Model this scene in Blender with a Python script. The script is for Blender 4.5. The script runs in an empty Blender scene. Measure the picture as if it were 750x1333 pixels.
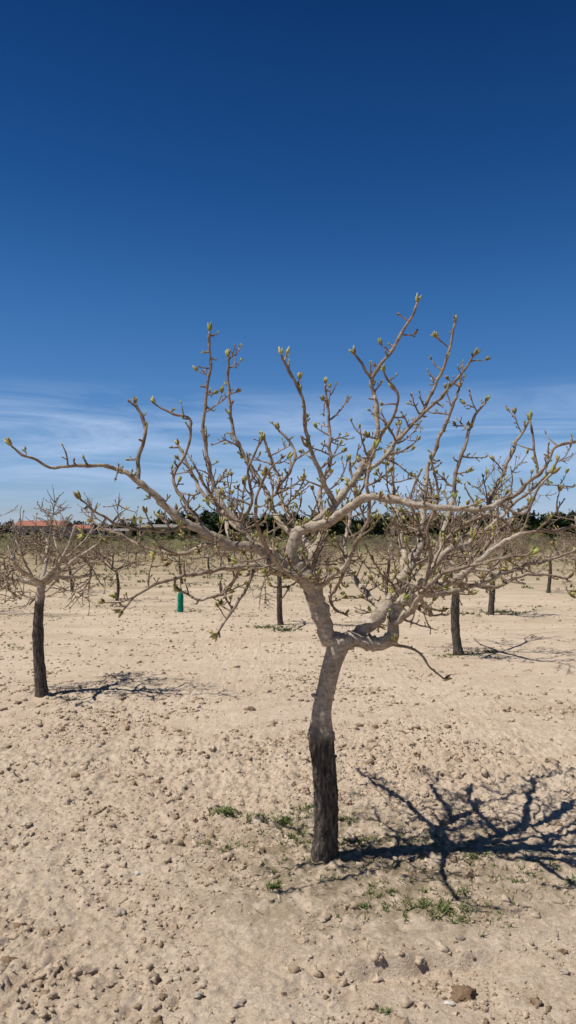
import bpy, math, random
import numpy as np
from mathutils import Vector, noise as mnoise

S = bpy.context.scene
S.view_settings.view_transform = 'Standard'
S.view_settings.look = 'None'
S.view_settings.exposure = 0

CAM_H = 1.6
F = 1006.0
PITCH = math.atan(27/1006.0)

def ray(u, v):
    x = (u-375)/F; y = (666.5-v)/F
    return Vector((x, math.cos(PITCH)-y*math.sin(PITCH), math.sin(PITCH)+y*math.cos(PITCH)))
def survey(u, v, depth):
    r = ray(u, v); return Vector((0, 0, CAM_H)) + r*(depth/r.y)
def ground_at(u, v):
    r = ray(u, v); return Vector((0, 0, CAM_H)) + r*(CAM_H/-r.z)

# ---------------------------------------------------------------- noise / ground height
_rs = np.random.RandomState(7)
PERM = _rs.permutation(4096)
ANG = _rs.rand(4096)*2*np.pi
GX, GY = np.cos(ANG), np.sin(ANG)
def perlin(x, y):
    xi = np.floor(x).astype(np.int64); yi = np.floor(y).astype(np.int64)
    xf = x-xi; yf = y-yi
    def g(ix, iy):
        h = PERM[(PERM[ix & 4095]+iy) & 4095]
        return GX[h]*(x-ix)+GY[h]*(y-iy)
    u = xf**3*(xf*(xf*6-15)+10); v = yf**3*(yf*(yf*6-15)+10)
    a = g(xi, yi); b = g(xi+1, yi); c = g(xi, yi+1); d = g(xi+1, yi+1)
    return (a+(b-a)*u)*(1-v)+(c+(d-c)*u)*v
def cells(x, y, s, seed):
    """rounded clod heights: highest of the domes seeded one per cell"""
    X_ = x*s; Y_ = y*s; ix = np.floor(X_).astype(np.int64); iy = np.floor(Y_).astype(np.int64)
    out = np.zeros_like(X_)
    for dx in (-1, 0, 1):
        for dy in (-1, 0, 1):
            h = PERM[(PERM[(ix+dx+seed) & 4095]+iy+dy) & 4095]
            h2 = PERM[(h+77) & 4095]; h3 = PERM[(h2+31) & 4095]
            cx = ix+dx+h/4096.; cy = iy+dy+h2/4096.
            r = 0.16+0.40*(h3/4096.)**3
            d = ((X_-cx)**2+(Y_-cy)**2)/(r*r)
            out = np.maximum(out, r*np.sqrt(np.clip(1-d, 0, 1)))
    return out/s
def height(x, y):
    x = np.asarray(x, float); y = np.asarray(y, float)
    h = 0.04*perlin(x*0.35+3, y*0.35+9)
    h += 0.030*perlin(x*1.3+31, y*1.6+12)
    rough = np.clip(0.95+1.3*perlin(x*0.5+77, y*0.5+5)-0.14*np.clip(x-1, 0, 3)-0.08*np.clip(y-5, 0, 4), 0.35, 1.5)
    fade = 1/(1+(np.maximum(y, 0)/14)**2)
    n1 = perlin(x*4.3+8, y*4.3+2)
    n2 = perlin(x*9+1+n1, y*9+50)
    n3 = perlin(x*17+14, y*17+5+n2)
    n4 = perlin(x*34+4, y*34+25)
    n5 = perlin(x*12+54, y*12+95)
    n6 = perlin(x*55+54, y*55+95)
    wx = x+0.020*n4+0.02*n3; wy = y+0.020*perlin(x*31+9, y*31+1)
    cl = cells(wx, wy, 13, 5)*0.62+cells(wx, wy, 27, 90)*0.85
    cl = cl*(1+0.35*n6)
    pit = np.clip(n5*4-1.1, 0, 1)
    near = 1/(1+(np.maximum(y, 0)/9)**4)
    h += rough*fade*(0.020*n1+0.024*(0.3-np.abs(n2))+0.009*n4-0.024*pit+0.010*n3+0.004*n6)
    h += np.clip(rough*0.9, 0, 1.1)*near*cl
    ly = 2.93+0.10*perlin(x*1.7+3, y*0+2)+0.05*perlin(x*7, y*0)
    m = np.exp(-((x-0.42)/0.42)**2)
    t = np.clip((y-ly)/0.022, -1, 1)
    h += m*0.040*t*np.exp(-np.abs(y-ly)/0.25)
    h += 0.035*np.exp(-(((x-0.2)/0.33)**2+((y-3.8)/0.33)**2))
    return h
def hz(x, y): return float(height(np.array([x]), np.array([y]))[0])

# ---------------------------------------------------------------- node helpers
def mat(name):
    m = bpy.data.materials.new(name); m.use_nodes = True
    nt = m.node_tree; b = nt.nodes['Principled BSDF']
    b.inputs['Roughness'].default_value = 0.9
    b.inputs['Specular IOR Level'].default_value = 0.15
    return m, nt, b
def N(nt, typ, **kw):
    n = nt.nodes.new(typ)
    for k, v in kw.items():
        if k in n.inputs: n.inputs[k].default_value = v
        else: setattr(n, k, v)
    return n
def ramp(nt, fac, stops):
    r = nt.nodes.new('ShaderNodeValToRGB'); e = r.color_ramp.elements
    while len(e) < len(stops): e.new(0.5)
    for i, (p, c) in enumerate(stops):
        e[i].position = p; e[i].color = (*c, 1) if len(c) == 3 else c
    nt.links.new(fac, r.inputs[0]); return r
def mixc(nt, fac, a, b, blend='MIX'):
    m = nt.nodes.new('ShaderNodeMix'); m.data_type = 'RGBA'; m.blend_type = blend
    for s, i in ((fac, 0), (a, 6), (b, 7)):
        if isinstance(s, (int, float)): m.inputs[i].default_value = s
        elif isinstance(s, tuple): m.inputs[i].default_value = (*s, 1)
        else: nt.links.new(s, m.inputs[i])
    return m.outputs[2]
def noi(nt, vec, scale, detail=4, rough=0.55, dist=0):
    n = N(nt, 'ShaderNodeTexNoise'); n.inputs['Scale'].default_value = scale
    n.inputs['Detail'].default_value = detail; n.inputs['Roughness'].default_value = rough
    n.inputs['Distortion'].default_value = dist
    nt.links.new(vec, n.inputs['Vector']); return n.outputs['Fac']
def math_(nt, op, a, b=None, clamp=False):
    m = nt.nodes.new('ShaderNodeMath'); m.operation = op; m.use_clamp = clamp
    for s, i in ((a, 0), (b, 1)):
        if s is None: continue
        if isinstance(s, (int, float)): m.inputs[i].default_value = s
        else: nt.links.new(s, m.inputs[i])
    return m.outputs[0]
def bump(nt, b, h, strength, dist):
    n = N(nt, 'ShaderNodeBump'); n.inputs['Strength'].default_value = strength
    n.inputs['Distance'].default_value = dist
    nt.links.new(h, n.inputs['Height']); nt.links.new(n.outputs[0], b.inputs['Normal'])

# ---------------------------------------------------------------- soil materials
def soil_mat(name, clod=False):
    m, nt, b = mat(name)
    co = N(nt, 'ShaderNodeTexCoord').outputs['Object']
    n_big = noi(nt, co, 0.7, 2)
    n_mid = noi(nt, co, 6, 4, 0.6)
    n_fine = noi(nt, co, 70, 4, 0.65)
    c = ramp(nt, n_fine, [(0.25, (0.42, 0.325, 0.235)), (0.5, (0.615, 0.495, 0.37)), (0.8, (0.75, 0.64, 0.51))]).outputs[0]
    k = ramp(nt, n_mid, [(0.3, (0.82, 0.79, 0.76)), (0.62, (1, 1, 1))]).outputs[0]
    c = mixc(nt, 0.8, c, k, 'MULTIPLY')
    k2 = ramp(nt, n_big, [(0.35, (0.93, 0.91, 0.89)), (0.65, (1, 1, 1))]).outputs[0]
    c = mixc(nt, 1.0, c, k2, 'MULTIPLY')
    if clod:
        oi = N(nt, 'ShaderNodeNewGeometry')
        k3 = ramp(nt, oi.outputs['Random Per Island'], [(0, (0.42, 0.36, 0.31)), (0.12, (0.60, 0.55, 0.50)), (0.40, (0.85, 0.83, 0.80)), (1.0, (1.0, 1.0, 1.0))]).outputs[0]
        c = mixc(nt, 1.0, c, k3, 'MULTIPLY')
    else:
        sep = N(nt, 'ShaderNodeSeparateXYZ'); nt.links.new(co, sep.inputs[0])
        spk = ramp(nt, noi(nt, co, 30, 3, 0.6), [(0.60, (0, 0, 0)), (0.68, (1, 1, 1))]).outputs[0]  # mask for brown specks painted where clods would cast small shadows
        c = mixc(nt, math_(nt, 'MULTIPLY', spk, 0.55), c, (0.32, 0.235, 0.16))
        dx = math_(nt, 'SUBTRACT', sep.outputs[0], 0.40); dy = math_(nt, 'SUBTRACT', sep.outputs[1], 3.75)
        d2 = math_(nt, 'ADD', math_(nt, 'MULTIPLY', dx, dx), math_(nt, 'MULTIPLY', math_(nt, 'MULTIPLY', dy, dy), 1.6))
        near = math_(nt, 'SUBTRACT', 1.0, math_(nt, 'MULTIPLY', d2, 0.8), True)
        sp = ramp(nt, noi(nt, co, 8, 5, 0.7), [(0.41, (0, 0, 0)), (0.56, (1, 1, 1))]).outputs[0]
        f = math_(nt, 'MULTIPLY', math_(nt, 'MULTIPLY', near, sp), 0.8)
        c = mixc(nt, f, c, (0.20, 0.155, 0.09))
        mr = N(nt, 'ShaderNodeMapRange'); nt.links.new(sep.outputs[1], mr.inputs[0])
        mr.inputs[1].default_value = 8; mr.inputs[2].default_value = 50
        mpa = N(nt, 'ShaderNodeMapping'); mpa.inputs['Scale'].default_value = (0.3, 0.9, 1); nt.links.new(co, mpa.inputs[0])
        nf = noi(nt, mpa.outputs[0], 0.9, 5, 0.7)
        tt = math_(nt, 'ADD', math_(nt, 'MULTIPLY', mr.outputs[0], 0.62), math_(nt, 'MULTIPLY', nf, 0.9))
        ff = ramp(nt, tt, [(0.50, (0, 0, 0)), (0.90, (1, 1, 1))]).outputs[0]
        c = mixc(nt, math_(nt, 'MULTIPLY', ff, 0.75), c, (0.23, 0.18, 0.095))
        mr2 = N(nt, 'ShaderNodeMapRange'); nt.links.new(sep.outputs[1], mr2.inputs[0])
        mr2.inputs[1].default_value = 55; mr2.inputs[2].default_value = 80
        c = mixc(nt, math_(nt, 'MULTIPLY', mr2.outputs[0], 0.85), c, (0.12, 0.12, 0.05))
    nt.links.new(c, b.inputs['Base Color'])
    b.inputs['Roughness'].default_value = 1; b.inputs['Specular IOR Level'].default_value = 0.0
    bump(nt, b, noi(nt, co, 60, 5, 0.78), 0.9, 0.008 if clod else 0.016)
    return m

def new_mesh(name, co, faces, mats, mi=None, smooth=True, loc=(0, 0, 0), link=True):
    me = bpy.data.meshes.new(name)
    me.from_pydata([tuple(c) for c in co] if not isinstance(co, np.ndarray) else co.tolist(), [], faces if not isinstance(faces, np.ndarray) else faces.tolist())
    for m in mats: me.materials.append(m)
    if mi is not None: me.polygons.foreach_set('material_index', np.array(mi, dtype=np.int32))
    me.polygons.foreach_set('use_smooth', np.full(len(me.polygons), smooth))
    me.update()
    if not link: return me
    o = bpy.data.objects.new(name, me); o.location = loc
    S.collection.objects.link(o); return o

# ---------------------------------------------------------------- ground sheet
def axis_x():
    a = list(np.arange(0, 2.3, 0.0085)); s = 0.0085; x = a[-1]
    while x < 900: s *= 1.035; x += s; a.append(x)
    a = np.array(a); return np.concatenate([-a[:0:-1], a])
def axis_y():
    a = list(np.arange(2.2, 5.0, 0.0085)); s = 0.0085; x = a[-1]
    while x < 1500: s *= 1.0135; x += s; a.append(x)
    b = []; s = 0.0085; x = 2.2
    while x > -60: s *= 1.05; x -= s; b.append(x)
    return np.array(b[::-1]+a)
ax, ay = axis_x(), axis_y()
X, Y = np.meshgrid(ax, ay)
Z = height(X, Y)
nx, ny = len(ax), len(ay)
co = np.stack([X.ravel(), Y.ravel(), Z.ravel()], 1)
idx = np.arange(nx*ny).reshape(ny, nx)
fc = np.stack([idx[:-1, :-1].ravel(), idx[:-1, 1:].ravel(), idx[1:, 1:].ravel(), idx[1:, :-1].ravel()], 1)
me = bpy.data.meshes.new('ground')
me.vertices.add(len(co)); me.vertices.foreach_set('co', co.ravel())
me.loops.add(fc.size); me.loops.foreach_set('vertex_index', fc.ravel().astype(np.int32))
me.polygons.add(len(fc)); me.polygons.foreach_set('loop_start', np.arange(0, fc.size, 4, dtype=np.int32))
me.polygons.foreach_set('loop_total', np.full(len(fc), 4, dtype=np.int32))
me.update(calc_edges=True); me.polygons.foreach_set('use_smooth', np.full(len(fc), True))
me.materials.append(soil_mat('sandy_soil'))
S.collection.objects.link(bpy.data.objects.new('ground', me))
print('ground verts', len(co))

# ---------------------------------------------------------------- clods
import bmesh
def ico(sub):
    bm = bmesh.new(); bmesh.ops.create_icosphere(bm, subdivisions=sub, radius=1)
    v = np.array([x.co[:] for x in bm.verts]); f = np.array([[q.index for q in p.verts] for p in bm.faces]); bm.free(); return v, f
rs = np.random.RandomState(3)
def scatter(n, sub, smin, smax, xr, yr, power, lift=0.12):
    v0, f0 = ico(sub)
    tmpl = []
    for k in range(12):
        v = v0.copy()
        off = rs.rand(3)*50
        d = np.array([mnoise.noise(Vector(p*1.4+off)) for p in v0])
        d2 = np.array([mnoise.noise(Vector(p*3.7+off)) for p in v0])
        v *= (1+0.85*d+0.6*d2)[:, None]; tmpl.append(v)
    y = yr[0]+(yr[1]-yr[0])*rs.rand(n*4)**1.3; x = xr[0]+(xr[1]-xr[0])*rs.rand(n*4)
    dens = 0.5+1.4*perlin(x*0.8+5, y*0.8+1)+1.8*perlin(x*3.1+5, y*3.1+1)-0.15*np.clip(x-0.6, 0, 4)
    keep = rs.rand(n*4) < np.clip(dens, 0.03, 1)
    x = x[keep][:n]; y = y[keep][:n]; n = len(x)
    s = smin*(smax/smin)**(rs.rand(n)**power)
    z = height(x, y)
    V = []; Fs = []
    for i in range(n):
        a = rs.rand()*6.28; ca, sa = math.cos(a), math.sin(a)
        v = tmpl[i % 12]*s[i]*np.array([1+0.5*rs.rand(), 0.75+0.4*rs.rand(), 0.65+0.35*rs.rand()])
        V.append(np.stack([v[:, 0]*ca-v[:, 1]*sa+x[i], v[:, 0]*sa+v[:, 1]*ca+y[i], v[:, 2]+z[i]+lift*s[i]], 1))
        Fs.append(f0+i*len(v0))
    return np.concatenate(V), np.concatenate(Fs)
parts = [scatter(14000, 1, 0.003, 0.009, (-2.6, 2.6), (1.6, 7), 1.4),
         scatter(3800, 2, 0.006, 0.020, (-3.2, 3.2), (1.7, 9), 2.0, 0.1),
         scatter(240, 3, 0.016, 0.032, (-3.2, 2.6), (1.8, 8), 2.0, 0.0),
         scatter(6500, 1, 0.010, 0.032, (-8, 8), (5, 20), 2.0)]
V = []; Fa = []; o = 0
for v, f in parts: V.append(v); Fa.append(f+o); o += len(v)
new_mesh('soil_clods', np.concatenate(V), np.concatenate(Fa), [soil_mat('clod_soil', True)], smooth=True)

v0, f0 = ico(3)
V = []; Fa = []; o = 0
for (u, v, r) in [(458, 1213, .010), (366, 998, .016), (258, 1300, .014), (180, 1135, .014), (157, 1187, .020),
                  (600, 1228, .012), (310, 1310, .016), (130, 968, .024), (735, 1270, .014), (118, 1268, .016), (585, 1305, .012)]:
    g = ground_at(u, v); z = hz(g.x, g.y); sd = rs.rand(3)*40
    d = np.array([mnoise.noise(Vector(p*1.3+sd))*0.8+mnoise.noise(Vector(p*3+sd))*0.35 for p in v0])
    w = v0*(1+d)[:, None]*r*np.array([1.25, 0.9, 0.7])+np.array([g.x, g.y, z+r*0.3])
    V.append(w); Fa.append(f0+o); o += len(v0)
m, nt, b = mat('stone')
geo = N(nt, 'ShaderNodeNewGeometry'); cc = N(nt, 'ShaderNodeTexCoord').outputs['Object']
c = ramp(nt, geo.outputs['Random Per Island'], [(0, (0.24, 0.19, 0.15)), (0.7, (0.40, 0.33, 0.26)), (1, (0.75, 0.72, 0.66))]).outputs[0]
c = mixc(nt, 0.5, c, ramp(nt, noi(nt, cc, 90), [(0.3, (0.5, 0.5, 0.5)), (0.7, (1.1, 1.1, 1.1))]).outputs[0], 'MULTIPLY')
nt.links.new(c, b.inputs['Base Color']); bump(nt, b, noi(nt, cc, 120), 0.7, 0.004)
new_mesh('stones', np.concatenate(V), np.concatenate(Fa), [m], smooth=True)

# ---------------------------------------------------------------- bark / bud materials
def bark_mat(name, graft):
    m, nt, b = mat(name)
    co = N(nt, 'ShaderNodeTexCoord').outputs['Object']
    sep = N(nt, 'ShaderNodeSeparateXYZ'); nt.links.new(co, sep.inputs[0])
    mp = N(nt, 'ShaderNodeMapping'); mp.inputs['Scale'].default_value = (1, 1, 0.22); nt.links.new(co, mp.inputs[0])
    fiss = noi(nt, mp.outputs[0], 75, 5, 0.7, 0.6)
    dark = ramp(nt, fiss, [(0.36, (0.025, 0.020, 0.017)), (0.54, (0.105, 0.085, 0.068)), (0.74, (0.25, 0.21, 0.17))]).outputs[0]
    mp2 = N(nt, 'ShaderNodeMapping'); mp2.inputs['Scale'].default_value = (1, 1, 2.4); nt.links.new(co, mp2.inputs[0])
    sm = noi(nt, mp2.outputs[0], 28, 5, 0.65)
    pale = ramp(nt, sm, [(0.3, (0.22, 0.168, 0.12)), (0.48, (0.41, 0.335, 0.255)), (0.7, (0.58, 0.51, 0.41))]).outputs[0]  # dark stops tinted warm to cancel blue skylight on the shaded side
    lent = ramp(nt, noi(nt, co, 130, 2), [(0.58, (1, 1, 1)), (0.66, (0.5, 0.42, 0.34))]).outputs[0]
    pale = mixc(nt, 0.8, pale, lent, 'MULTIPLY')
    pale = mixc(nt, math_(nt, 'MULTIPLY', ramp(nt, noi(nt, co, 9, 4, 0.7), [(0.48, (0, 0, 0)), (0.60, (1, 1, 1))]).outputs[0], 0.42), pale, (0.17, 0.13, 0.09))
    wob = math_(nt, 'MULTIPLY', math_(nt, 'SUBTRACT', noi(nt, mp.outputs[0], 30, 4, 0.7), 0.5), 0.20)
    t = math_(nt, 'ADD', sep.outputs[2], wob)
    mr = N(nt, 'ShaderNodeMapRange'); nt.links.new(t, mr.inputs[0])
    mr.inputs[1].default_value = graft-0.04; mr.inputs[2].default_value = graft+0.04
    nt.links.new(mixc(nt, mr.outputs[0], dark, pale), b.inputs['Base Color'])
    bh = math_(nt, 'ADD', math_(nt, 'MULTIPLY', fiss, 1.0), math_(nt, 'MULTIPLY', noi(nt, co, 220, 3), 0.3))
    bump(nt, b, bh, 0.8, 0.009)
    return m
def twig_mat(name, a, c_, d):
    m, nt, b = mat(name)
    co = N(nt, 'ShaderNodeTexCoord').outputs['Object']
    c = ramp(nt, noi(nt, co, 22, 4, 0.7), [(0.3, a), (0.5, c_), (0.7, d)]).outputs[0]
    nt.links.new(c, b.inputs['Base Color']); bump(nt, b, noi(nt, co, 160, 2), 0.6, 0.004); return m
def bud_mat(name, cols):
    m, nt, b = mat(name)
    g = N(nt, 'ShaderNodeNewGeometry')
    c = ramp(nt, g.outputs['Random Per Island'], cols).outputs[0]
    nt.links.new(c, b.inputs['Base Color']); b.inputs['Roughness'].default_value = 0.6
    return m
M_BARK = bark_mat('pistachio_bark', 0.62)
M_BARK2 = bark_mat('pistachio_bark_dark', 0.92)
M_TWIG = twig_mat('twig_bark', (0.105, 0.072, 0.050), (0.24, 0.178, 0.128), (0.42, 0.345, 0.27))
M_BUD = bud_mat('opening_bud', [(0, (0.17, 0.18, 0.045)), (0.4, (0.32, 0.32, 0.09)), (0.8, (0.46, 0.42, 0.16)), (1, (0.24, 0.12, 0.05))])
M_BUDB = bud_mat('brown_bud', [(0, (0.12, 0.07, 0.04)), (0.6, (0.22, 0.13, 0.07)), (1, (0.26, 0.22, 0.08))])
m, nt, b = mat('cut_wood')
cc = N(nt, 'ShaderNodeTexCoord').outputs['Object']
nt.links.new(ramp(nt, noi(nt, cc, 60), [(0.3, (0.45, 0.36, 0.27)), (0.7, (0.72, 0.64, 0.53))]).outputs[0], b.inputs['Base Color'])
M_CUT = m
TREE_M = [M_BARK, M_TWIG, M_BUD, M_BUDB, M_CUT]

class B:
    def __init__(s): s.v = []; s.f = []; s.m = []
    def obj(s, name, mats, loc=(0, 0, 0), link=True):
        return new_mesh(name, s.v, s.f, mats, s.m, True, loc, link)

def perp(t):
    a = Vector((0, 0, 1)) if abs(t.z) < 0.8 else Vector((1, 0, 0))
    return t.cross(a).normalized()
def tube(bb, pts, rad, sides, mi, rn=0.0, disp=None):
    n = len(pts); base = len(bb.v); u = None
    cs = [(math.cos(2*math.pi*k/sides), math.sin(2*math.pi*k/sides)) for k in range(sides)]
    for i in range(n):
        t = (pts[min(i+1, n-1)]-pts[max(i-1, 0)])
        if t.length < 1e-9: t = Vector((0, 0, 1))
        t.normalize()
        u = perp(t) if u is None else (u-t*u.dot(t)).normalized()
        w = t.cross(u)
        for c, s in cs:
            d = u*c+w*s; r = rad[i]
            if disp: r = disp(pts[i], d, r)
            elif rn: r *= 1+rn*mnoise.noise((pts[i]+d*rad[i])*32)
            bb.v.append(pts[i]+d*r)
    for i in range(n-1):
        for k in range(sides):
            a = base+i*sides+k; b_ = base+i*sides+(k+1) % sides
            bb.f.append((a, b_, b_+sides, a+sides)); bb.m.append(mi)
    tip = len(bb.v); bb.v.append(pts[-1]+(pts[-1]-pts[-2]).normalized()*rad[-1]*0.6)
    e = base+(n-1)*sides
    for k in range(sides): bb.f.append((e+k, e+(k+1) % sides, tip)); bb.m.append(mi)

def spindle(bb, p, d, L, r, mi, sides=4):
    u = perp(d); w = d.cross(u); base = len(bb.v)
    bb.v.append(p-d*0.1*L)
    for h, rr in ((0.3, 1.0), (0.65, 0.75)):
        for k in range(sides):
            a = 2*math.pi*k/sides
            bb.v.append(p+d*(h*L)+(u*math.cos(a)+w*math.sin(a))*r*rr)
    bb.v.append(p+d*L)
    for k in range(sides):
        k2 = (k+1) % sides
        bb.f.append((base, base+1+k2, base+1+k)); bb.m.append(mi)
        bb.f.append((base+1+k, base+1+k2, base+1+sides+k2, base+1+sides+k)); bb.m.append(mi)
        bb.f.append((base+1+sides+k, base+1+sides+k2, base+1+2*sides)); bb.m.append(mi)

def rdir(R):
    while True:
        v = Vector((R.uniform(-1, 1), R.uniform(-1, 1), R.uniform(-1, 1)))
        if 0.05 < v.length < 1: return v.normalized()
def cluster(bb, p, d, R, sc=1.0, green=0.75):
    n = R.randint(3, 5)+(3 if sc > 1.4 else 0)
    for k in range(n):
        dd = (d*1.1+rdir(R)*0.65+Vector((0, 0, 0.6))).normalized()
        L = R.uniform(0.013, 0.030)*sc
        spindle(bb, p, dd, L, L*R.uniform(0.12, 0.19), 2 if R.random() < green else 3)

def twig(bb, p, d, L, r, R, level=0, sides=5, up=0.07, green=0.7, budp=0.65, step=0.026, bsc=1.0):
    n = max(3, int(L/step)); pts = [p.copy()]; d = d.normalized()
    for i in range(n):
        d = (d+rdir(R)*0.24+Vector((0, 0, up))).normalized()
        p = p+d*(L/n); pts.append(p)
    rad = [r*(1-0.42*i/n)*(1.0+(0.30*R.random() if i else 0.3)) for i in range(n+1)]
    tube(bb, pts, rad, sides, 1)
    for i in range(1, n):
        if R.random() < budp:
            t = (pts[i+1]-pts[i-1]).normalized()
            s = (perp(t)*R.uniform(-1, 1)+t.cross(perp(t))*R.uniform(-1, 1)+t*0.35+Vector((0, 0, 0.25))).normalized()
            l = R.uniform(0.008, 0.026)
            tube(bb, [pts[i], pts[i]+s*l*0.6, pts[i]+s*(l+0.003)], [rad[i]*0.8, rad[i]*0.65, rad[i]*0.6], 4, 1)
            q = R.random()
            if q < 0.26: cluster(bb, pts[i]+s*l, s, R, 0.75*bsc, green)
            elif q < 0.8: spindle(bb, pts[i]+s*l, s, 0.012*bsc, 0.0038*bsc, 3)
    cluster(bb, pts[-1], d, R, R.choice([0.8, 1.0, 1.5])*bsc, green)
    if level > 0:
        k = max(1, int(L/0.09))
        for j in range(k):
            i = R.randint(1, n-1); t = (pts[i+1]-pts[i-1]).normalized()
            s = (t*0.7+rdir(R)*0.9).normalized()
            twig(bb, pts[i], s, L*R.uniform(0.25, 0.55), r*0.8, R, level-1, sides, up, green, budp, step, bsc)
    return pts

def catmull(P, step=0.022):
    out = []
    n = len(P)
    for i in range(n-1):
        p0 = P[max(i-1, 0)]; p1 = P[i]; p2 = P[i+1]; p3 = P[min(i+2, n-1)]
        L = sum((p2[k]-p1[k])**2 for k in range(3))**0.5; m_ = max(2, int(L/step))
        for j in range(m_):
            t = j/m_
            out.append([0.5*((2*p1[k])+(-p0[k]+p2[k])*t+(2*p0[k]-5*p1[k]+4*p2[k]-p3[k])*t*t+(-p0[k]+3*p1[k]-3*p2[k]+p3[k])*t**3) for k in range(4)])
    out.append(list(P[-1])); return out

# ---------------------------------------------------------------- MAIN TREE
R = random.Random(11)
D0 = 3.8
base = ground_at(423, 1118); base.y = D0; base.x = (423-375)*D0/F
base.z = 0
bb = B()
def loc(u, v, d, r):
    p = survey(u, v, D0+d)-base
    return (p.x, p.y, p.z, r*(D0+d)/F)
def thin(r): return r*(0.64+0.36*max(0, min(1, (r-4)/4)))
TR = [(422, 1140, 0, 22), (423, 1116, 0, 18), (424, 1085, 0, 15.5), (425, 1050, 0, 15), (423, 1010, 0, 15), (419, 975, 0, 15.5), (418, 957, 0, 17), (418, 945, 0, 14.5), (419, 925, 0, 13),
      (424, 900, 0, 12), (431, 870, 0, 12), (437, 850, 0, 12.8), (443, 836, 0, 13), (446, 828, 0, 8)]
tp = catmull([loc(*q) for q in TR], 0.007)
def tdisp(p, d, r):
    q = p+d*r
    t = max(0, min(1, (0.66+0.1*mnoise.noise(q*20)-p.z)/0.07))
    rid = 1-abs(mnoise.noise(Vector((q.x*55, q.y*55, q.z*13))))*2.2
    k = mnoise.noise(Vector((q.x*14, q.y*14, q.z*9)))
    return r*(1+t*(0.13*rid-0.07+0.09*mnoise.noise(q*130))+0.08*k+0.03*mnoise.noise(Vector((q.x*20, q.y*20, q.z*90))))
tube(bb, [Vector(q[:3]) for q in tp], [q[3] for q in tp], 64, 0, disp=tdisp)
for (u, v, dx) in [(404, 960, -1), (433, 955, 1), (408, 905, -1), (412, 1030, -1), (436, 985, 1)]:
    a = Vector(loc(u, v, -0.02, 1)[:3]); d = Vector((dx*0.8, -0.3, 0.5)).normalized()
    tube(bb, [a-d*0.02, a+d*0.002, a+d*0.010], [0.015, 0.010, 0.006], 8, 0, 0.4)

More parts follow.
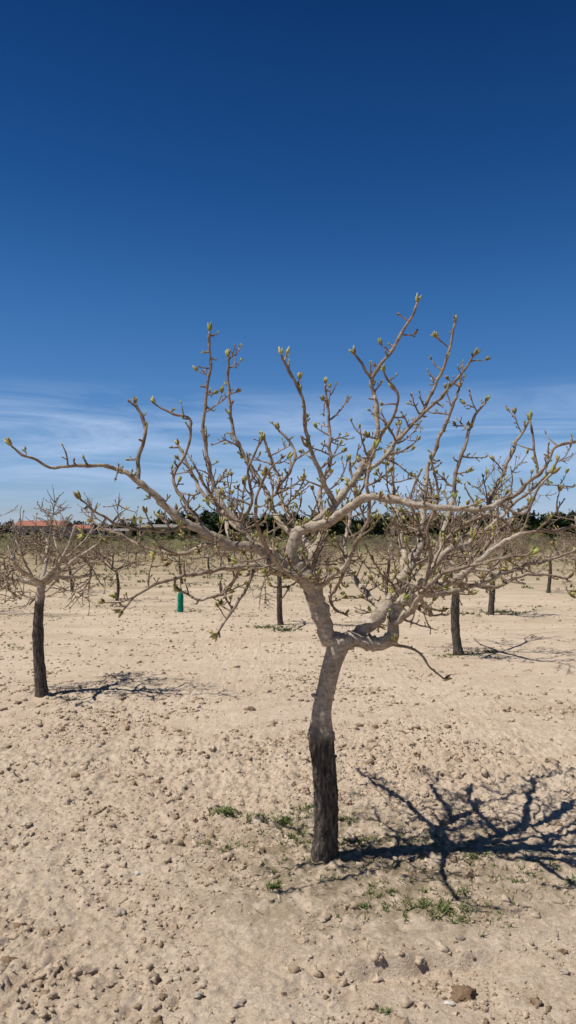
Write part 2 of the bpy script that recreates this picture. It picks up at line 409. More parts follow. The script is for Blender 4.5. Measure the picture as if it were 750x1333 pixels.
BR = [
 ([(446, 838, 0, 12), (432, 828, 0, 11.5), (420, 812, -.01, 10.5), (414, 790, -.02, 10), (404, 768, -.03, 10), (393, 748, -.04, 10), (384, 728, -.05, 8), (383, 708, -.05, 7.5), (386, 690, -.05, 7)], 0, 0),
 ([(424, 818, .02, 8), (414, 800, .08, 7.5), (402, 778, .14, 7), (397, 750, .2, 6.5), (410, 715, .3, 6), (420, 680, .4, 5), (418, 640, .5, 4), (430, 590, .55, 3.4), (428, 545, .6, 2.8), (424, 500, .6, 2.3)], 1.0, .16),
 ([(440, 836, 0, 11), (456, 833, 0, 10.5), (480, 835, -.01, 9), (500, 836, -.02, 8.5), (509, 828, -.03, 8), (511, 805, -.04, 7.5), (522, 785, -.05, 7), (540, 768, -.06, 6.5), (562, 745, -.08, 5.5), (590, 712, -.1, 5)], 0, 0),
 ([(456, 831, .01, 9), (478, 818, .06, 8.5), (500, 795, .12, 8), (520, 770, .18, 7.5), (535, 735, .25, 6.5), (548, 700, .35, 5.5), (552, 650, .45, 4.6), (560, 600, .5, 4), (585, 540, .55, 3.2), (598, 505, .6, 2.6)], 1.0, .16),
 ([(393, 750, -.04, 8.5), (368, 731, -.07, 8), (335, 716, -.12, 7.5), (300, 706, -.17, 7), (268, 692, -.22, 6.6), (235, 674, -.28, 6.2), (205, 650, -.32, 5.6), (180, 628, -.35, 5), (150, 610, -.38, 4), (110, 607, -.42, 3.4), (70, 608, -.45, 3), (40, 597, -.47, 2.6), (15, 581, -.5, 2.2)], .7, .09),
 ([(180, 628, -.35, 4.2), (180, 605, -.34, 4), (187, 575, -.32, 3.8), (185, 548, -.3, 3.4), (177, 526, -.3, 3)], .5, .05),
 ([(330, 714, -.12, 5.5), (312, 685, -.1, 5), (292, 658, -.08, 4.6), (280, 630, -.06, 4.2), (270, 595, -.05, 3.8), (267, 560, -.03, 3.4), (268, 520, -.02, 3), (275, 475, 0, 2.6), (273, 432, 0, 2.2)], .9, .09),
 ([(385, 700, -.05, 5.5), (368, 680, 0, 5), (350, 650, .1, 4.6), (328, 610, .18, 4), (308, 575, .24, 3.6), (300, 530, .28, 3), (298, 495, .3, 2.6), (297, 465, .3, 2.6)], .9, .08),
 ([(384, 712, -.05, 7), (392, 692, -.06, 6.5), (418, 675, -.06, 6.2), (438, 655, -.05, 6), (465, 622, -.04, 5.4), (484, 592, -.02, 5), (493, 565, 0, 4.6), (490, 530, .02, 4.2), (487, 495, .03, 3.8), (505, 465, .05, 3.3), (525, 430, .06, 2.9), (543, 394, .08, 2.4)], .8, .07),
 ([(487, 497, .03, 3), (478, 482, .0, 2.6), (462, 462, -.03, 2.2)], .4, .04),
 ([(436, 657, -.05, 5), (422, 630, -.12, 4.6), (408, 595, -.18, 4.2), (398, 562, -.22, 3.8), (394, 530, -.25, 3.4), (382, 492, -.27, 2.9), (367, 463, -.3, 2.3)], .9, .07),
 ([(470, 618, -.04, 4.6), (495, 600, .1, 4.2), (520, 572, .2, 4), (545, 545, .25, 3.7), (562, 512, .3, 3.3), (580, 470, .33, 2.8), (593, 420, .35, 2.2)], .9, .08),
 ([(545, 545, .25, 3.2), (573, 517, .2, 2.9), (600, 488, .18, 2.5), (618, 463, .15, 2)], .6, .06),
 ([(493, 575, 0, 3.4), (510, 545, -.1, 3), (516, 512, -.15, 2.6), (500, 485, -.2, 2.2)], .6, .05),
 ([(386, 690, -.05, 6.6), (415, 684, -.12, 6.6), (445, 665, -.2, 6.4), (475, 650, -.28, 6.2), (515, 652, -.34, 5.8), (560, 660, -.4, 5.4), (605, 662, -.42, 5), (650, 655, -.44, 4.4), (688, 632, -.45, 3.8), (712, 605, -.45, 3.2), (722, 583, -.45, 2.8), (752, 574, -.44, 2.4)], .8, .07),
 ([(650, 655, -.44, 3.4), (680, 668, -.46, 3), (700, 640, -.5, 2.6), (718, 618, -.5, 2.1)], .6, .06),
 ([(700, 612, -.45, 3), (697, 585, -.44, 2.6), (690, 548, -.42, 2.1)], .6, .05),
 ([(520, 786, -.05, 6.8), (548, 774, -.12, 6.4), (585, 758, -.2, 5.8), (620, 735, -.26, 5.2), (655, 705, -.3, 4.6), (690, 692, -.33, 4), (725, 690, -.36, 3.4), (765, 684, -.38, 2.8)], .9, .11),
 ([(562, 745, -.08, 5), (575, 705, .0, 4.6), (585, 665, .08, 4.2), (592, 625, .12, 3.8), (603, 585, .15, 3.3), (615, 550, .18, 2.8), (632, 524, .2, 2.3)], .9, .09),
 ([(590, 712, -.1, 4.6), (615, 690, .05, 4.2), (635, 655, .2, 3.8), (655, 615, .3, 3.3), (675, 575, .36, 2.8), (688, 548, .4, 2.2)], .9, .09),
 ([(540, 768, -.06, 5.5), (575, 772, .1, 5), (610, 765, .25, 4.4), (650, 748, .4, 3.8), (690, 735, .5, 3.2), (735, 722, .6, 2.6), (770, 700, .65, 2.2)], .9, .12),
 ([(503, 837, -.02, 4), (525, 842, -.05, 3), (545, 850, -.08, 2.4), (560, 868, -.1, 2.0), (578, 884, -.12, 1.8)], .4, .04),
 ([(404, 768, -.03, 5), (430, 752, -.12, 4.6), (455, 730, -.2, 4.2), (470, 700, -.25, 4), (480, 665, -.28, 3.6), (478, 625, -.3, 3.2), (488, 585, -.3, 2.5)], .8, .09),
 ([(388, 748, -.04, 6), (355, 742, -.14, 5.4), (315, 738, -.26, 4.8), (275, 745, -.38, 4), (235, 750, -.46, 3.4), (195, 765, -.52, 2.8), (160, 795, -.56, 2)], .9, .09),
 ([(330, 740, -.2, 3.6), (322, 768, -.24, 3), (300, 795, -.28, 2.5), (283, 825, -.3, 1.8)], .6, .05),
 ([(300, 706, -.17, 5), (262, 712, -.1, 4.4), (225, 722, .0, 3.8), (190, 712, .1, 3.3), (155, 695, .2, 2.8), (120, 680, .25, 2.4)], .9, .10),
 ([(268, 692, -.22, 4.4), (245, 660, -.15, 4), (225, 625, -.1, 3.4), (240, 590, -.05, 3), (248, 550, 0, 2.6), (222, 536, 0, 2.2), (203, 527, 0, 1.8)], .8, .07),
 ([(300, 704, -.17, 4.4), (290, 668, .05, 4), (262, 640, .2, 3.4), (245, 605, .3, 3), (232, 580, .35, 2.4)], .9, .10),
 ([(402, 770, .1, 6), (380, 745, .35, 5.5), (350, 715, .6, 5), (315, 690, .85, 4.2), (280, 655, 1.0, 3.4), (262, 625, 1.1, 2.6)], 1.0, .18),
 ([(410, 730, .25, 5.5), (395, 700, .5, 5), (370, 660, .75, 4.2), (360, 615, .9, 3.4), (345, 575, .95, 2.5)], 1.0, .16),
 ([(520, 770, .18, 6), (528, 740, .45, 5.5), (520, 700, .7, 4.8), (515, 650, .9, 4), (510, 600, 1.0, 3.2), (520, 555, 1.05, 2.4)], 1.0, .18),
 ([(535, 735, .25, 5.5), (580, 720, .55, 5), (620, 700, .8, 4.2), (660, 665, .95, 3.4), (700, 630, 1.05, 2.6), (725, 600, 1.1, 2)], 1.0, .18),
 ([(500, 795, .12, 5.5), (475, 770, .4, 5), (455, 740, .6, 4.4), (450, 700, .75, 3.8), (462, 650, .85, 3), (455, 600, .9, 2.4)], 1.0, .14),
 ([(393, 750, -.04, 5.5), (370, 742, -.3, 5), (352, 720, -.5, 4.4), (338, 690, -.65, 3.8), (330, 655, -.75, 3), (345, 620, -.8, 2.3)], .7, .08),
 ([(511, 815, -.04, 5.5), (540, 790, -.3, 5), (555, 765, -.5, 4.2), (590, 742, -.65, 3.6), (640, 730, -.75, 3), (690, 722, -.8, 2.4)], .7, .09),
 ([(540, 768, -.06, 4.5), (560, 800, .1, 3.6), (545, 790, .3, 3), (575, 795, .5, 2.2)], .5, .06),
 ([(590, 758, -.2, 4), (640, 765, -.1, 3.4), (690, 748, .0, 2.8), (740, 752, .05, 2.2)], .9, .09),
 ([(548, 774, -.12, 4), (560, 730, -.2, 3.6), (556, 690, -.25, 3.2), (570, 640, -.28, 2.8), (562, 600, -.3, 2.3)], 1.0, .09),
 ([(620, 735, -.26, 3.8), (640, 700, -.2, 3.4), (672, 672, -.15, 3), (690, 655, -.1, 2.4)], 1.0, .09),
 ([(245, 680, -.25, 3.8), (215, 690, -.3, 3.2), (175, 690, -.35, 2.8), (135, 672, -.4, 2.4), (105, 650, -.42, 2)], .9, .07),
 ([(315, 738, -.26, 3.6), (290, 770, -.1, 3), (262, 780, 0, 2.6), (235, 770, .1, 2.1)], .9, .08),
 ([(455, 730, -.2, 3.8), (440, 760, -.1, 3.2), (432, 785, 0, 2.8), (450, 800, .1, 2.2)], .8, .07),
 ([(350, 650, .1, 3.6), (372, 622, .15, 3.2), (385, 590, .2, 2.8), (362, 560, .25, 2.3)], .9, .08),
 ([(312, 685, -.1, 3.6), (330, 650, -.2, 3.2), (322, 612, -.28, 2.8), (340, 575, -.3, 2.3)], .9, .08),
 ([(575, 705, 0, 3.6), (610, 680, -.1, 3.2), (640, 672, -.2, 2.8), (668, 690, -.2, 2.3)], .9, .09),
]
for (pts, dens, tl) in BR:
    q = catmull([loc(a_, b_, c_, thin(r_)) for (a_, b_, c_, r_) in pts], 0.016)
    P = []; Rr = []
    for i, a in enumerate(q):
        p = Vector(a[:3]); r = a[3]
        w = min(1, i/4)*min(1, (len(q)-i)/4)
        nv = lambda s, o: Vector((mnoise.noise(p*s+o), mnoise.noise(p*s+o+Vector((7, 7, 7))), mnoise.noise(p*s+o+Vector((3, 9, 1)))))
        amp = min(0.022, 0.010+r*0.4)
        p += (nv(7, Vector((0, 0, 0)))*1.0+nv(17, Vector((5, 2, 8)))*0.7)*amp*w
        P.append(p); Rr.append(r*(1+0.10*mnoise.noise(p*40)+(0.28 if R.random() < 0.15 else 0)))
    big = Rr[0] > 0.018
    cut = next((i for i, r in enumerate(Rr) if r < 0.0100), len(Rr)-1)
    if cut > 1: tube(bb, P[:cut+1], Rr[:cut+1], 18 if big else 12, 0, 0.18)
    if cut < len(P)-2: tube(bb, P[max(0, cut-1):], Rr[max(0, cut-1):], 8, 1, 0.14)
    cluster(bb, P[-1], (P[-1]-P[-2]).normalized(), R, 1.8)
    if dens > 0:
        i = 2
        while i < len(P)-1:
            t = (P[i+1]-P[i-1]).normalized(); r = Rr[i]
            side = (rdir(R)*1.0+t*0.45+Vector((0, 0, 0.3))); side = (side-t*side.dot(t)*0.5).normalized()
            frac = i/len(P)
            if R.random() < 0.50*dens+0.10:
                L = tl*R.uniform(0.4, 2.2)*(1.25-0.6*frac)
                twig(bb, P[i], side, max(0.03, L), min(0.0048, max(0.0036, r*0.6)), R, 1 if L > 0.10 else 0)
            elif R.random() < 0.85:
                l = R.uniform(0.010, 0.03)
                tube(bb, [P[i], P[i]+side*(r+l*0.5), P[i]+side*(r+l)], [0.0065, 0.0052, 0.0046], 5, 1)
                if r < 0.02 and R.random() < 0.7: cluster(bb, P[i]+side*(r+l), side, R, 0.95)
            i += R.choice([2, 3, 4])
a = Vector(loc(368, 733, -.08, 1)[:3]); d = Vector((-0.75, -0.45, 0.12)).normalized()
tube(bb, [a, a+d*0.06, a+d*0.085], [0.020, 0.017, 0.0165], 14, 0, 0.1)
u = perp(d); w = d.cross(u); b0 = len(bb.v)
for k in range(14): bb.v.append(a+d*0.0965+(u*math.cos(k*.4488)+w*math.sin(k*.4488))*0.0150)
bb.f.append(tuple(range(b0, b0+14))); bb.m.append(4)
main = bb.obj('pistachio_tree', TREE_M, base)
print('main tree faces', len(bb.f), 'ground z at tree', hz(base.x, base.y))

# ---------------------------------------------------------------- other orchard trees
def limb(bb, p, d, L, r, R, depth, sides, cfg):
    n = max(4, int(L/0.06)); pts = [p.copy()]; dd = d.normalized()
    for i in range(n):
        dd = (dd+rdir(R)*0.20+Vector((0, 0, cfg['up']))).normalized(); p = p+dd*(L/n); pts.append(p)
    rad = [r*(1-0.5*i/n) for i in range(n+1)]
    tube(bb, pts, rad, sides, 0 if r > 0.011 else 1)
    if depth == 0:
        if cfg['bud']: cluster(bb, pts[-1], dd, R, 1.0*cfg['bsc'], cfg['green'])
    for j in range(cfg['kids'][depth]):
        i = R.randint(max(1, n//3), n); i = min(i, n-1)
        t = (pts[i+1]-pts[i-1]).normalized()
        s = (t*0.75+rdir(R)*0.95+Vector((0, 0, 0.05))).normalized()
        if depth > 0: limb(bb, pts[i], s, L*R.uniform(0.45, 0.75), max(0.0048, rad[i]*0.58), R, depth-1, max(3, sides-2), cfg)
        else:
            if cfg['bud']: twig(bb, pts[i], s, R.uniform(0.06, 0.2), 0.0044, R, 0, 4, 0.03, cfg['green'], 0.3, 0.04, cfg['bsc'])
            else:
                a = pts[i]; L2 = R.uniform(0.08, 0.25); m1 = a+s*L2*0.5; m2 = a+(s+rdir(R)*0.3).normalized()*L2
                tube(bb, [a, m1, m2], [0.0065, 0.0055, 0.005], 3, 1)
                spindle(bb, m2, s, 0.03, 0.007, 2 if R.random() < 0.2 else 3, 3)
def orchard_tree(seed, trunk_h, crown, lean, cfg, nl=5, tr=0.055):
    R = random.Random(seed); bb = B()
    k = max(6, int(trunk_h/0.05)); pts = []; rr = []
    for i in range(k+1):
        t = i/k
        pts.append(Vector((lean*t+0.03*math.sin(t*4+seed), 0.03*math.sin(t*3+seed*2), t*trunk_h-0.06*(1-t))))
        rr.append(tr*(1.15-0.35*t+0.35*max(0, 0.12-t)/0.12+(0.1 if abs(t-0.55) < 0.06 else 0)))
    tube(bb, pts, rr, 16 if cfg['bud'] else 6, 0, 0.18)
    a0 = R.random()*6.28
    for j in range(nl):
        a = a0+j*6.283/nl+R.uniform(-.3, .3)
        d = Vector((math.cos(a), math.sin(a), R.uniform(0.15, 0.75)))
        limb(bb, pts[-1]-Vector((0, 0, R.uniform(0.0, 0.08))), d, crown*R.uniform(0.7, 1.0), tr*0.52, R, len(cfg['kids'])-1, 10 if cfg['bud'] else 5, cfg)
    return bb
HI = dict(up=0.025, kids=[6, 4, 4], bud=True, bsc=0.8, green=0.3)
MID = dict(up=0.02, kids=[4, 3, 4], bud=True, bsc=0.85, green=0.3)
LO = dict(up=0.02, kids=[4, 3, 3], bud=False, bsc=1.0, green=0.5)
TM2 = [M_BARK2, M_TWIG, M_BUD, M_BUDB, M_CUT]
def place(u, v, seed, th, cr, lean, cfg, nl=5, tr=0.055, rot=0):
    g = ground_at(u, v); o = orchard_tree(seed, th, cr, lean, cfg, nl, tr).obj('pistachio_tree', TM2, (g.x, g.y, hz(g.x, g.y)))
    o.rotation_euler.z = rot; return o
place(53, 905, 21, 1.12, 0.82, 0.0, HI, 6, 0.052)
place(598, 852, 22, 1.15, 1.20, -0.04, HI, 6, 0.055)
place(368, 815, 23, 0.95, 0.85, -0.10, MID, 5, 0.045)
place(640, 800, 24, 1.0, 1.1, -0.02, MID, 6, 0.055)
place(152, 782, 25, 0.75, 0.7, 0, MID, 4, 0.035)
place(92, 770, 26, 0.8, 0.8, 0, MID, 5, 0.04)
place(790, 830, 27, 1.1, 1.1, 0, MID, 6, 0.055)
place(-60, 800, 28, 1.1, 1.1, 0, MID, 6, 0.055)
place(505, 775, 29, 0.9, 0.8, 0, MID, 5, 0.04)
place(715, 772, 30, 1.0, 0.9, 0, MID, 5, 0.045)

lows = []
for s in range(5):
    lows.append(orchard_tree(50+s, 0.62, 0.62, 0, LO, 5, 0.035).obj('far_tree', TM2, link=False))
em = bpy.data.objects.new('distant_orchard_trees', None); S.collection.objects.link(em)
RR = random.Random(5); cnt = 0
for row in range(18):
    y = 25+row*4.4
    nxs = int(y*0.46/4.6)+3
    for c in range(-nxs, nxs+1):
        x = c*4.6+1.5+RR.uniform(-.4, .4); yy = y+RR.uniform(-.5, .5)
        if RR.random() < 0.10: continue
        o = bpy.data.objects.new('young_tree', RR.choice(lows)); o.parent = em
        o.location = (x, yy, hz(x, yy)); o.rotation_euler.z = RR.random()*6.28
        s = RR.uniform(0.62, 1.1); o.scale = (s*1.1, s*1.1, s)
        S.collection.objects.link(o); cnt += 1
print('distant trees', cnt)

# ---------------------------------------------------------------- weeds / grass
def grass_mat():
    m, nt, b = mat('weed_green')
    g = N(nt, 'ShaderNodeNewGeometry')
    nt.links.new(ramp(nt, g.outputs['Random Per Island'], [(0, (0.04, 0.065, 0.018)), (0.5, (0.09, 0.12, 0.033)), (0.82, (0.15, 0.17, 0.055)), (1, (0.32, 0.26, 0.13))]).outputs[0], b.inputs['Base Color'])
    b.inputs['Roughness'].default_value = 0.7; return m
gv = []; gf = []
RG = random.Random(9)
def blade(x, y, z, L, w, d, bend):
    p = Vector((x, y, z)); s = Vector((-d.y, d.x, 0)).normalized()*w; i = len(gv)
    mid = p+d*L*0.55; tip = p+d*L+Vector((d.x, d.y, -0.4))*bend*L
    gv.extend([p-s, p+s, mid+s*0.8, mid-s*0.8, tip]); gf.append((i, i+1, i+2, i+3)); gf.append((i+3, i+2, i+4))
_c = {}
def hz_fast(x, y):
    k = (round(x*100), round(y*100))
    if k not in _c: _c[k] = hz(k[0]/100, k[1]/100)
    return _c[k]
def tuft(x, y, rad, n, hmax, near=True):
    k = 0; z0 = hz_fast(x, y)
    if y < 5: n = int(n*0.62)
    while k < n:
        a = RG.random()*6.283; q = rad*abs(RG.gauss(0, 0.65)); cx = x+math.cos(a)*q*1.5; cy = y+math.sin(a)*q
        rr = hmax*0.25; z = hz_fast(cx, cy) if near else z0
        sc = RG.uniform(0.45, 1.2)
        for j in range(RG.randint(4, 11)):
            b2 = RG.random()*6.283; d = Vector((math.cos(b2), math.sin(b2), RG.uniform(0.3, 1.8))).normalized()
            blade(cx+RG.uniform(-rr, rr), cy+RG.uniform(-rr, rr), z-0.002, sc*hmax*RG.uniform(0.4, 1), hmax*RG.uniform(0.04, 0.08), d, 0.35); k += 1
for (u, v, r, n, h) in [(288, 1060, .06, 420, .06), (267, 1096, .08, 200, .035), (335, 1066, .07, 320, .042), (367, 1072, .09, 700, .045), (392, 1098, .11, 460, .038), (356, 1160, .04, 300, .04),
                        (345, 1132, .06, 110, .03), (300, 1102, .10, 240, .035), (445, 1070, .14, 560, .042), (470, 1100, .14, 420, .04), (555, 1187, .13, 760, .042), (590, 1193, .10, 360, .04), (510, 1165, .15, 400, .038),
                        (615, 1118, .18, 380, .036), (660, 1145, .18, 380, .036), (700, 1125, .16, 260, .036), (545, 1095, .16, 380, .036), (425, 1140, .20, 240, .03), (480, 1140, .18, 300, .032), (740, 1150, .1, 160, .035), (500, 1322, .03, 60, .03),
                        (600, 1170, .16, 260, .035), (640, 1200, .16, 180, .033), (500, 1185, .14, 200, .033), (385, 1125, .14, 200, .03), (400, 1055, .13, 520, .042), (380, 1085, .11, 400, .038),
                        (350, 818, .35, 520, .08), (372, 822, .2, 220, .08), (590, 853, .35, 520, .06), (640, 848, .3, 300, .06), (655, 797, .5, 500, .10), (610, 800, .3, 200, .09), (95, 903, .25, 160, .04), (130, 900, .25, 110, .04), (15, 845, .4, 280, .055),
                        (250, 795, .3, 160, .07), (150, 790, .4, 200, .07), (700, 790, .5, 200, .07), (240, 770, .6, 200, .08), (410, 765, .9, 260, .09), (300, 762, .9, 280, .09), (130, 762, 1., 300, .10), (600, 770, 1., 300, .10), (470, 760, 1., 260, .10)]:
    g = ground_at(u, v); tuft(g.x, g.y, r, n, h)
for k in range(1300):
    y = 22+90*RG.random()**1.2; x = (RG.random()-.5)*(y*0.9+10)
    tuft(x, y, 0.8, 14, 0.22, False)
new_mesh('grass', gv, gf, [grass_mat()], smooth=False)

lb = B(); RL = random.Random(4)
for k in range(420):
    a = RL.random()*6.283; q = abs(RL.gauss(0, 0.5)); x = 0.4+math.cos(a)*q*1.3; y = 3.8+math.sin(a)*q
    z = hz(x, y)+0.003; a = RL.random()*6.28; L = RL.uniform(0.01, 0.06); d = Vector((math.cos(a), math.sin(a), RL.uniform(-.05, .2)))
    tube(lb, [Vector((x, y, z)), Vector((x, y, z))+d*L*.5, Vector((x, y, z))+d*L+Vector((0.003, 0.002, 0))], [0.0018, 0.0015, 0.001], 3, 0)
lb.obj('fallen_twigs', [M_TWIG])

# ---------------------------------------------------------------- green tree guard
m, nt, b = mat('green_plastic'); cc = N(nt, 'ShaderNodeTexCoord').outputs['Object']
nt.links.new(ramp(nt, noi(nt, cc, 12), [(0.3, (0.0, 0.13, 0.08)), (0.7, (0.01, 0.24, 0.15))]).outputs[0], b.inputs['Base Color']); b.inputs['Roughness'].default_value = 0.45
m2, nt2, b2 = mat('stake_wood'); b2.inputs['Base Color'].default_value = (0.2, 0.13, 0.08, 1)
g = ground_at(235, 797); gb = B()
prof = [(0.055, -0.02), (0.058, 0.0), (0.06, 0.06), (0.056, 0.2), (0.058, 0.30), (0.05, 0.36), (0.034, 0.40), (0.030, 0.46), (0.034, 0.47), (0.030, 0.472), (0.026, 0.40)]
n = 20
for r, z in prof:
    for k in range(n):
        a = 2*math.pi*k/n; rr = r*(1+0.05*math.cos(4*a)); gb.v.append(Vector((rr*math.cos(a), rr*math.sin(a), z)))
for i in range(len(prof)-1):
    for k in range(n):
        gb.f.append((i*n+k, i*n+(k+1) % n, (i+1)*n+(k+1) % n, (i+1)*n+k)); gb.m.append(0)
tube(gb, [Vector((0, 0, 0)), Vector((0.005, 0, 0.5)), Vector((-0.01, 0, 0.75)), Vector((0.02, 0, 0.95))], [0.012, 0.011, 0.009, 0.006], 6, 1)
for j in range(7):
    twig(gb, Vector((0, 0, 0.6+j*0.05)), Vector((random.Random(j).uniform(-1, 1), random.Random(j+9).uniform(-1, 1), 0.6)), 0.2, 0.006, random.Random(j), 0, 4)
gb.m = [{0: 0, 1: 1, 2: 2, 3: 2}[q] for q in gb.m]
gd = gb.obj('tree_guard', [m, m2, M_BUD], (g.x, g.y, hz(g.x, g.y)))

# ---------------------------------------------------------------- distant tree line (pines)
def foliage_mat(name, a, c_):
    m, nt, b = mat(name); g = N(nt, 'ShaderNodeNewGeometry')
    nt.links.new(ramp(nt, g.outputs['Random Per Island'], [(0, a), (1, c_)]).outputs[0], b.inputs['Base Color']); return m
rs = np.random.RandomState(21)
cents = []
def add_tree(x, y, h, w):
    k = rs.randint(4, 7)
    for j in range(k):
        cents.append((x+rs.randn()*w*0.28, y+rs.randn()*w*0.3, h*(0.30+0.58*j/k+0.05*rs.randn()), w*0.5*(1.05-0.6*j/k), h*0.24))
x = -52.0
while x < 140:
    y = 245+rs.randn()*7
    h = 6.6+1.4*perlin(np.array([x*0.06]), np.array([3.0]))[0]*2+rs.rand()*1.6
    if x < -40: h *= 0.65
    add_tree(x, y, max(3.5, h), 4.2+rs.rand()*2.0)
    x += 1.1+rs.rand()*1.3
x = -260.0
while x < 260:
    add_tree(x, 400+rs.randn()*10, 6.0+rs.rand()*2.2, 6+rs.rand()*4); x += 2.2+rs.rand()*2.6
C = np.array(cents); V = []
per = 80
for c in C:
    d = rs.randn(per, 3); d /= np.linalg.norm(d, axis=1)[:, None]; r = rs.rand(per)**0.4
    p = c[:3]+d*r[:, None]*np.array([c[3], c[3], c[4]])*(0.8+0.4*rs.rand(per))[:, None]
    s = 0.3+0.35*rs.rand(per)
    for j in range(3):
        V.append((p+rs.randn(per, 3)*s[:, None]))
V3 = np.concatenate([np.stack(V[i:i+3], 1).reshape(-1, 3) for i in range(0, len(V), 3)])
Ff = np.arange(len(V3)).reshape(-1, 3)
V3[:, 2] = np.maximum(V3[:, 2], 0.0)
new_mesh('distant_pine_trees', V3, Ff, [foliage_mat('pine_foliage', (0.016, 0.028, 0.012), (0.045, 0.06, 0.024))], smooth=False)
V = []
for k in range(9000):
    x = rs.uniform(-230, 230); y = rs.uniform(110, 240); z = rs.rand()*0.9*(0.5+0.5*math.sin(y*0.3)**2)
    V += [(x, y, z), (x+rs.randn()*0.9, y+rs.randn()*.5, z+rs.randn()*0.4), (x+rs.randn()*0.9, y+rs.randn()*.5, z+rs.rand()*0.5)]
V = np.array(V); V[:, 2] = np.maximum(V[:, 2], 0)
new_mesh('field_scrub', V, np.arange(len(V)).reshape(-1, 3), [foliage_mat('scrub', (0.05, 0.06, 0.022), (0.15, 0.14, 0.06))], smooth=False)

# ---------------------------------------------------------------- buildings
def simple(name, col, s=2.0, var=0.12):
    m, nt, b = mat(name); cc = N(nt, 'ShaderNodeTexCoord').outputs['Object']
    nt.links.new(ramp(nt, noi(nt, cc, s, 4), [(0.3, tuple(c*(1-var) for c in col)), (0.7, tuple(c*(1+var) for c in col))]).outputs[0], b.inputs['Base Color']); return m
M_WALLP = simple('pink_render', (0.52, 0.36, 0.31)); M_WALLY = simple('ochre_render', (0.42, 0.31, 0.12)); M_WALLW = simple('pale_wall', (0.55, 0.5, 0.44))
M_TILE = simple('roof_tile', (0.34, 0.14, 0.10), 3, 0.25); M_GLASS = simple('window_glass', (0.03, 0.035, 0.04)); M_DOOR = simple('door_paint', (0.12, 0.08, 0.05)); M_GREYR = simple('grey_roof', (0.22, 0.2, 0.18))
def part(name, verts, faces, mt, par):
    o = new_mesh(name, verts, faces, [mt], smooth=False); o.parent = par; return o
def boxv(x0, x1, y0, y1, z0, z1):
    return [(x0, y0, z0), (x1, y0, z0), (x1, y1, z0), (x0, y1, z0), (x0, y0, z1), (x1, y0, z1), (x1, y1, z1), (x0, y1, z1)]
BF = [(0, 3, 2, 1), (4, 5, 6, 7), (0, 1, 5, 4), (1, 2, 6, 5), (2, 3, 7, 6), (3, 0, 4, 7)]
def house(name, x, y, w, dp, h, rh, wall, roof, nwin, door=True):
    e = bpy.data.objects.new(name, None); e.location = (x, y, 0); S.collection.objects.link(e)
    part('walls', boxv(-w/2, w/2, 0, dp, -0.2, h), BF, wall, e)
    o = 0.4
    part('roof', [(-w/2-o, -o, h+.01), (w/2+o, -o, h+.01), (w/2+o, dp+o, h+.01), (-w/2-o, dp+o, h+.01), (-w/2-o+.3, dp/2, h+rh), (w/2+o-.3, dp/2, h+rh)],
         [(0, 1, 5, 4), (2, 3, 4, 5), (1, 2, 5), (3, 0, 4), (3, 2, 1, 0)], roof, e)
    for i in range(nwin):
        cx = -w/2+(i+0.5)*w/nwin
        if door and i == nwin//2: part('door', boxv(cx-.7, cx+.7, -0.04, -0.003, -0.1, 2.2), BF, M_DOOR, e)
        else:
            part('window', boxv(cx-.5, cx+.5, -0.03, -0.003, 1.0, 2.1), BF, M_GLASS, e)
            part('sill', boxv(cx-.6, cx+.6, -0.10, -0.004, 0.9, 0.99), BF, M_WALLW, e)
    return e
def hx(u, y): return (u-375)/F*y
house('farmhouse', hx(50, 180), 180, 11.5, 8, 3.2, 1.3, M_WALLP, M_TILE, 5)
house('farmhouse', hx(103, 200), 200, 5, 7, 2.7, 1.0, M_WALLP, M_TILE, 2)
house('storage_barn', hx(205, 210), 210, 11, 8, 3.1, 0.8, M_WALLY, M_GREYR, 4)
house('storage_barn', hx(236, 225), 225, 5, 6, 3.1, 0.9, M_WALLY, M_TILE, 2)
house('farm_shed', hx(150, 215), 215, 7, 6, 2.1, 0.7, M_WALLW, M_GREYR, 3)

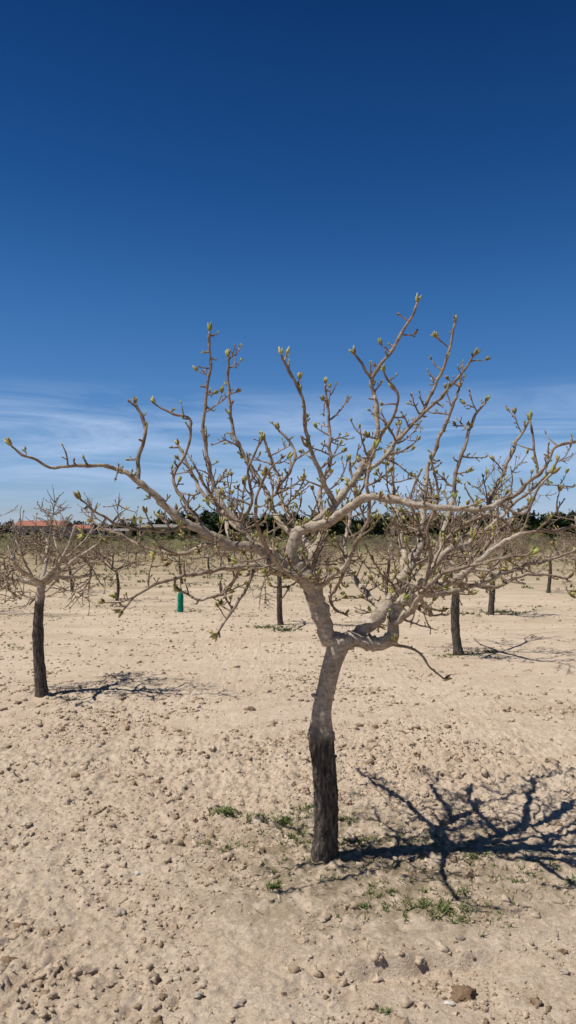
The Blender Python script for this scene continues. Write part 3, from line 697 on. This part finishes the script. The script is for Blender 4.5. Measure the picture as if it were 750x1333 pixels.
# ---------------------------------------------------------------- sky & sun
sun_to = Vector((-0.53, -0.17, 1.0)).normalized()
elev = math.asin(sun_to.z); az = math.atan2(sun_to.x, sun_to.y)
W = bpy.data.worlds.new('World'); S.world = W; W.use_nodes = True
nt = W.node_tree; bg = nt.nodes['Background']
sky = nt.nodes.new('ShaderNodeTexSky'); sky.sky_type = 'NISHITA'; sky.sun_disc = False
sky.sun_elevation = elev; sky.sun_rotation = az % (2*math.pi); sky.altitude = 800
sky.air_density = 1.0; sky.dust_density = 0.3; sky.ozone_density = 3.0
hs = nt.nodes.new('ShaderNodeHueSaturation'); hs.inputs['Saturation'].default_value = 1.15
nt.links.new(sky.outputs[0], hs.inputs['Color'])
tc = nt.nodes.new('ShaderNodeTexCoord'); sp = nt.nodes.new('ShaderNodeSeparateXYZ'); nt.links.new(tc.outputs['Generated'], sp.inputs[0])
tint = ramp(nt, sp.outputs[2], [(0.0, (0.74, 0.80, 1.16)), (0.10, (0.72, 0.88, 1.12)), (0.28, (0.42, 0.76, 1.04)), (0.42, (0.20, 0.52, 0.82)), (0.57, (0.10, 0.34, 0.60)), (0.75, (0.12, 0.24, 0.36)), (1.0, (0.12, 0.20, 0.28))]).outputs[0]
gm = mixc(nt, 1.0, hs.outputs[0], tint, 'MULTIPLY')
mp = nt.nodes.new('ShaderNodeMapping'); mp.inputs['Scale'].default_value = (2.2, 2.2, 17); mp.inputs['Rotation'].default_value = (0, math.radians(4), 0)
nt.links.new(tc.outputs['Generated'], mp.inputs[0])
cn = noi(nt, mp.outputs[0], 1.5, 8, 0.62, 0.9)
cl = ramp(nt, cn, [(0.38, (0, 0, 0)), (0.70, (1, 1, 1))]).outputs[0]
band = ramp(nt, sp.outputs[2], [(0.0, (0.6, 0.6, 0.6)), (0.05, (0.9, 0.9, 0.9)), (0.14, (1, 1, 1)), (0.19, (0, 0, 0))]).outputs[0]
f = math_(nt, 'MULTIPLY', math_(nt, 'MULTIPLY', cl, band), 0.85)
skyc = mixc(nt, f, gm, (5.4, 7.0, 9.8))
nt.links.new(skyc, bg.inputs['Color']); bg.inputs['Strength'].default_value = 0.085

L = bpy.data.lights.new('sun', 'SUN'); L.energy = 5.0; L.angle = math.radians(0.5); L.color = (1.0, 0.965, 0.91)
lo = bpy.data.objects.new('sun', L); lo.rotation_euler = sun_to.to_track_quat('Z', 'Y').to_euler(); lo.location = (-5, -2, 10); S.collection.objects.link(lo)

# ---------------------------------------------------------------- camera
cam = bpy.data.cameras.new('camera'); co_ = bpy.data.objects.new('camera', cam); S.collection.objects.link(co_)
cam.sensor_fit = 'VERTICAL'; cam.sensor_height = 36; cam.lens = F/1333*36
cam.clip_end = 3000; cam.clip_start = 0.05
co_.location = (0, 0, CAM_H); co_.rotation_euler = (math.pi/2+PITCH, 0, 0)
S.camera = co_
